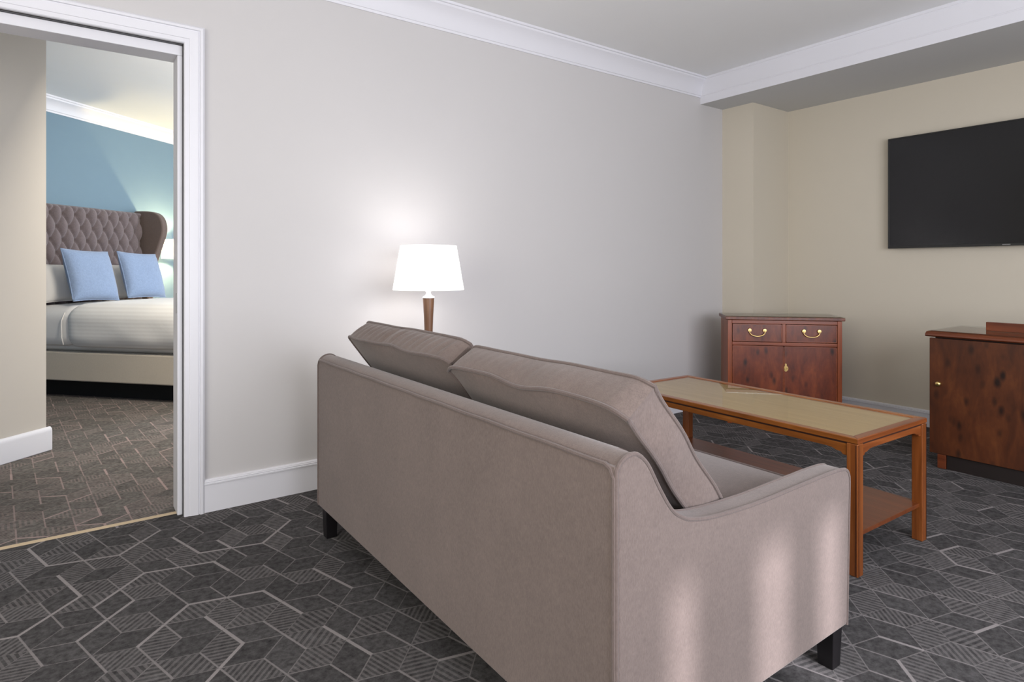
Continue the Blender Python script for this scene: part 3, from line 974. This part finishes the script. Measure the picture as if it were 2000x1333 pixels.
bo = bpy.data.objects.new('lamp_bulb', bulb); COL.objects.link(bo); bo.parent = lp; bo.location = (0, 0, .60)

# ------------------------------------------------------------------ bed
bd = thing('bed', 'double bed with tall buttoned winged headboard seen through the doorway', 'bed', tuple(bed(4.25, HW)), BA)
# local: x along the headboard wall (c), y = towards the wall (d - HW, negative into the room)
BL0, BL1, FOOT = 0.0, 1.40, -2.15
HF = -.15                                   # headboard front plane
link('divan_base', bxs(BL0, BL1, FOOT, HF, .150, .392), 'base_fab', bd, smooth=0, bevel=.012, segs=3)
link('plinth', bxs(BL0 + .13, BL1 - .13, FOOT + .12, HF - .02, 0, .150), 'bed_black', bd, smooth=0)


def pillow_fn(cx, cy, cz, w, h, th, pw=.8):
    def fn(s, t, k):
        e = (max(0, 1 - abs(s) ** 2.6) * max(0, 1 - abs(t) ** 2.6)) ** .55
        pin = 1 - .05 * (1 - t * t) * abs(s) ** 4
        pin2 = 1 - .05 * (1 - s * s) * abs(t) ** 4
        return Vector((s * w / 2 * pin, k * (th / 2 * e + .004), t * h / 2 * pin2))
    return fn


def mattress_fn(x0, x1, y0, y1, z0, z1, r):
    def fn(s, t, w):
        x = (x0 + x1) / 2 + s * (x1 - x0) / 2; y = (y0 + y1) / 2 + t * (y1 - y0) / 2; z = (z0 + z1) / 2 + w * (z1 - z0) / 2
        p = Vector((x, y, z))
        q = Vector((min(max(x, x0 + r), x1 - r), min(max(y, y0 + r), y1 - r), min(max(z, z0 + r), z1 - r)))
        d = p - q
        if d.length > r: p = q + d.normalized() * r
        return p
    return fn


link('mattress', soft_box(BM(), mattress_fn(BL0 + .030, BL1 - .005, FOOT + .04, HF - .005, .393, .735, .07), (30, 40, 16)), 'duvet', bd, smooth=70)
# headboard: tufted panel + plain frame + wings
hb = bxs(BL0 - .05, BL1 + .02, HF + .085, -.005, .10, 1.705)
hbo = link('headboard', hb, 'head', bd, smooth=40, bevel=.03, segs=4)
bm = BM()
px_, pz_ = .126, .244
NX, NZ = 176, 150
hx0, hx1, hz0, hz1 = BL0 - .045, BL1 - .062, .62, 1.700
grid = []
bu = []
for j in range(NZ + 1):
    row = []
    for i in range(NX + 1):
        x = hx0 + (hx1 - hx0) * i / NX; z = hz0 + (hz1 - hz0) * j / NZ
        p = (x - .301) / px_ + (z - 1.615) / pz_; q = (x - .301) / px_ - (z - 1.615) / pz_
        h = (abs(math.sin(math.pi * p)) * abs(math.sin(math.pi * q))) ** .42
        dip = math.exp(-(((math.sin(math.pi * p)) ** 2 + (math.sin(math.pi * q)) ** 2) / .10))
        edge = min(1, (hz1 - z) / .035, (x - hx0) / .03, (hx1 - x) / .03)
        edge = math.sqrt(max(0, 1 - (1 - max(0, edge)) ** 2))
        ystart = HF + .088
        row.append(bm.verts.new((x, ystart - edge * (.034 + .058 * h - .022 * dip), z - .010 * math.sin(math.pi * (x - hx0) / (hx1 - hx0)) * (1 if j == NZ else 0))))
    grid.append(row)
for j in range(NZ):
    for i in range(NX):
        bm.faces.new((grid[j][i], grid[j][i + 1], grid[j + 1][i + 1], grid[j + 1][i]))
tp_ = link('tufted_panel', bm, 'head', hbo, smooth=180)
bm = BM()
for a in range(-20, 30):
    for b in range(-20, 30):
        x = .301 + px_ * (a + b) / 2; z = 1.615 + pz_ * (a - b) / 2
        if hx0 + .03 < x < hx1 - .02 and hz0 + .05 < z < hz1 - .05:
            lathe(bm, [(.001, -.009), (.008, -.007), (.0115, -.002), (.0115, .004)], 10, (x, HF + .068, z), 'Y')
o = link('buttons', bm, 'wing', hbo, smooth=60); o['kind'] = 'stuff'


def wing(x0, x1):
    out = [(-.005, .10), (HF - .04, .10), (HF - .05, .80), (HF - .075, 1.05), (HF - .13, 1.22), (HF - .185, 1.36), (HF - .225, 1.47), (HF - .232, 1.55), (HF - .205, 1.635),
           (HF - .150, 1.690), (HF - .07, 1.715), (HF + .03, 1.722), (-.02, 1.722), (-.005, 1.70)]
    c = catmull([(p[0], p[1], 0) for p in out[1:-1]], 4)
    return prism(BM(), [out[0]] + [(p[0], p[1]) for p in c] + [out[-1]], 'X', x0, x1)


for x0, x1 in ((BL0 - .115, BL0 - .045), (BL1 - .062, BL1 + .020)):
    o = link('headboard_wing', wing(x0, x1), 'wing', bd, smooth=50, bevel=.022, segs=4)
    o['label'] = 'brown upholstered wing curving forward'

# duvet
dv_ = thing('duvet', 'white satin striped duvet spread over the bed', 'duvet', tuple(bed(4.25, HW, 0)), BA)


def duvet_fn(x0, x1, y0, y1, z0, z1, r):
    base = mattress_fn(x0, x1, y0, y1, z0, z1, r)

    def fn(s, t, w):
        p = base(s, t, w)
        if w > 0.2:
            p.z += .012 * (1 - s * s) + .007 * noise.noise(Vector((p.x * 3, p.y * 3, 1)))
        side = max(0, -s) ** 6
        p.x += -.010 * side * math.sin(max(0, (z1 - p.z)) * 9) + .008 * side * noise.noise(Vector((p.y * 4, p.z * 6, 3)))
        return p
    return fn


DH = -.635
dfn = duvet_fn(BL0 - .045, BL1 + .05, FOOT - .05, DH, .405, .800, .135)
do = link('cover', soft_box(BM(), dfn, (36, 50, 20), True), 'duvet', dv_, smooth=70)
sh_ = link('turned_sheet', soft_box(BM(), duvet_fn(BL0 - .020, BL1 + .02, DH - .10, HF - .09, .415, .780, .11), (30, 16, 16), True), 'linen', dv_, smooth=70)
for q_ in (do, sh_):
    m_ = q_.modifiers.new('thick', 'SOLIDIFY'); m_.thickness = .012; m_.offset = -1
hem = [dfn(-1 + .0001, 1, -1 + 2 * i / 20) + Vector((0, .004, 0)) for i in range(21)]
link('hem', tube(BM(), [Vector((BL0 - .045 + .02, DH - .004, .46)), Vector((BL0 - .046, DH - .01, .52)), Vector((BL0 - .044, DH - .004, .60)), Vector((BL0 - .040, DH + .0, .66)), Vector((BL0 - .01, DH + .0, .73))], .005), 'linen', dv_)


def cushion(name, label, cat, mat, c, d, z, w, h, th, tilt, group, pip=True, roll=0.0, yaw=0.0):
    fn = pillow_fn(0, 0, 0, w, h, th)
    o = thing(name, label, cat, tuple(bed(c, d, z)), 0, group)
    o.rotation_euler = (R(tilt), R(roll), BA + R(yaw))
    lift = Matrix.Translation((0, 0, h / 2))
    bm = soft_box(BM(), fn, (26, 26, 2)); bm.transform(lift)
    b = link('cover', bm, mat, o, smooth=180)
    if pip:
        path = [fn(-1 + 2 * i / 20, -1, 0) for i in range(20)] + [fn(1, -1 + 2 * i / 20, 0) for i in range(20)] + \
               [fn(1 - 2 * i / 20, 1, 0) for i in range(20)] + [fn(-1, 1 - 2 * i / 20, 0) for i in range(20)]
        bm = tube(BM(), path, .005, closed=True); bm.transform(lift)
        link('seam', bm, mat, o)
    return o


cushion('pillow', 'white pillow leaning on the headboard behind the left blue cushion', 'pillow', 'linen', 4.60, 5.075, .808, .66, .340, .15, -14, 'white pillows on the bed')
cushion('pillow', 'white pillow leaning on the headboard behind the right blue cushion', 'pillow', 'linen', 5.27, 5.075, .808, .66, .340, .15, -14, 'white pillows on the bed')
cushion('scatter_cushion', 'larger blue square scatter cushion at the left near edge of the bed', 'cushion', 'blue', 4.525, 4.775, .816, .50, .47, .16, -17, 'blue scatter cushions on the bed', yaw=4, roll=2)
cushion('scatter_cushion', 'blue square scatter cushion at the right, next to the headboard wing', 'cushion', 'blue', 5.115, 4.80, .816, .49, .46, .16, -17, 'blue scatter cushions on the bed', yaw=3, roll=2)

# bedside table and lamp beyond the bed
ns = thing('nightstand', 'wooden nightstand beyond the bed mostly hidden by the door frame', 'nightstand', tuple(bed(5.965, 5.215, 0)), BA)
link('body', bxs(-.23, .23, -.20, .20, .10, .60), 'side', ns, smooth=0, bevel=.003)
link('top', bxs(-.25, .25, -.21, .21, .60, .625), 'side_edge', ns, smooth=0, bevel=.003)
for sx in (-1, 1):
    for sy in (-1, 1): link('leg', taper_leg(BM(), sx * .2, sy * .17, .10, .018, .014), 'side_edge', ns, smooth=0)
d = link('drawer', bxs(-.21, .21, -.212, -.199, .40, .58), 'side', ns, smooth=0, bevel=.002)
link('knob', lathe(BM(), [(.001, -.02), (.010, -.018), (.010, -.010), (.005, -.006), (.005, 0)], 16, (0, -.212, .49), 'Y'), 'brass', d)
bl = thing('bedside_lamp', 'lit bedside lamp with white shade beyond the headboard', 'lamp', tuple(bed(5.965, 5.215, .625)), BA)
link('base', lathe(BM(), [(.001, 0), (.07, 0), (.07, .015), (.02, .025), (.016, .10), (.022, .30), (.024, .54), (.008, .545), (.008, .66), (.001, .661)], 28), 'lamp_wood', bl, smooth=40)
bm = BM(); rings = []
for r, z in ((.150, .590), (.1505, .594), (.130, .800), (.129, .803)):
    rings.append([bm.verts.new((r * math.cos(2 * math.pi * k / 48), r * math.sin(2 * math.pi * k / 48), z)) for k in range(48)])
for A, B in zip(rings, rings[1:]):
    for k in range(48): bm.faces.new((A[k], A[(k + 1) % 48], B[(k + 1) % 48], B[k]))
link('lamp_shade', bm, 'shade_bed', bl, smooth=60)
bm = BM()
for k in range(3):
    a = k * 2.0944
    tube(bm, [(.006 * math.cos(a), .006 * math.sin(a), .655), (.131 * math.cos(a), .131 * math.sin(a), .795)], .0015, seg=6)
link('shade_spider', bm, 'lamp_white', bl)
b2 = bpy.data.lights.new('bedside_bulb', 'POINT'); b2.energy = 40; b2.shadow_soft_size = .03; b2.color = (1.0, 0.80, 0.42)
bo = bpy.data.objects.new('bedside_bulb', b2); COL.objects.link(bo); bo.parent = bl; bo.location = (0, 0, .70)
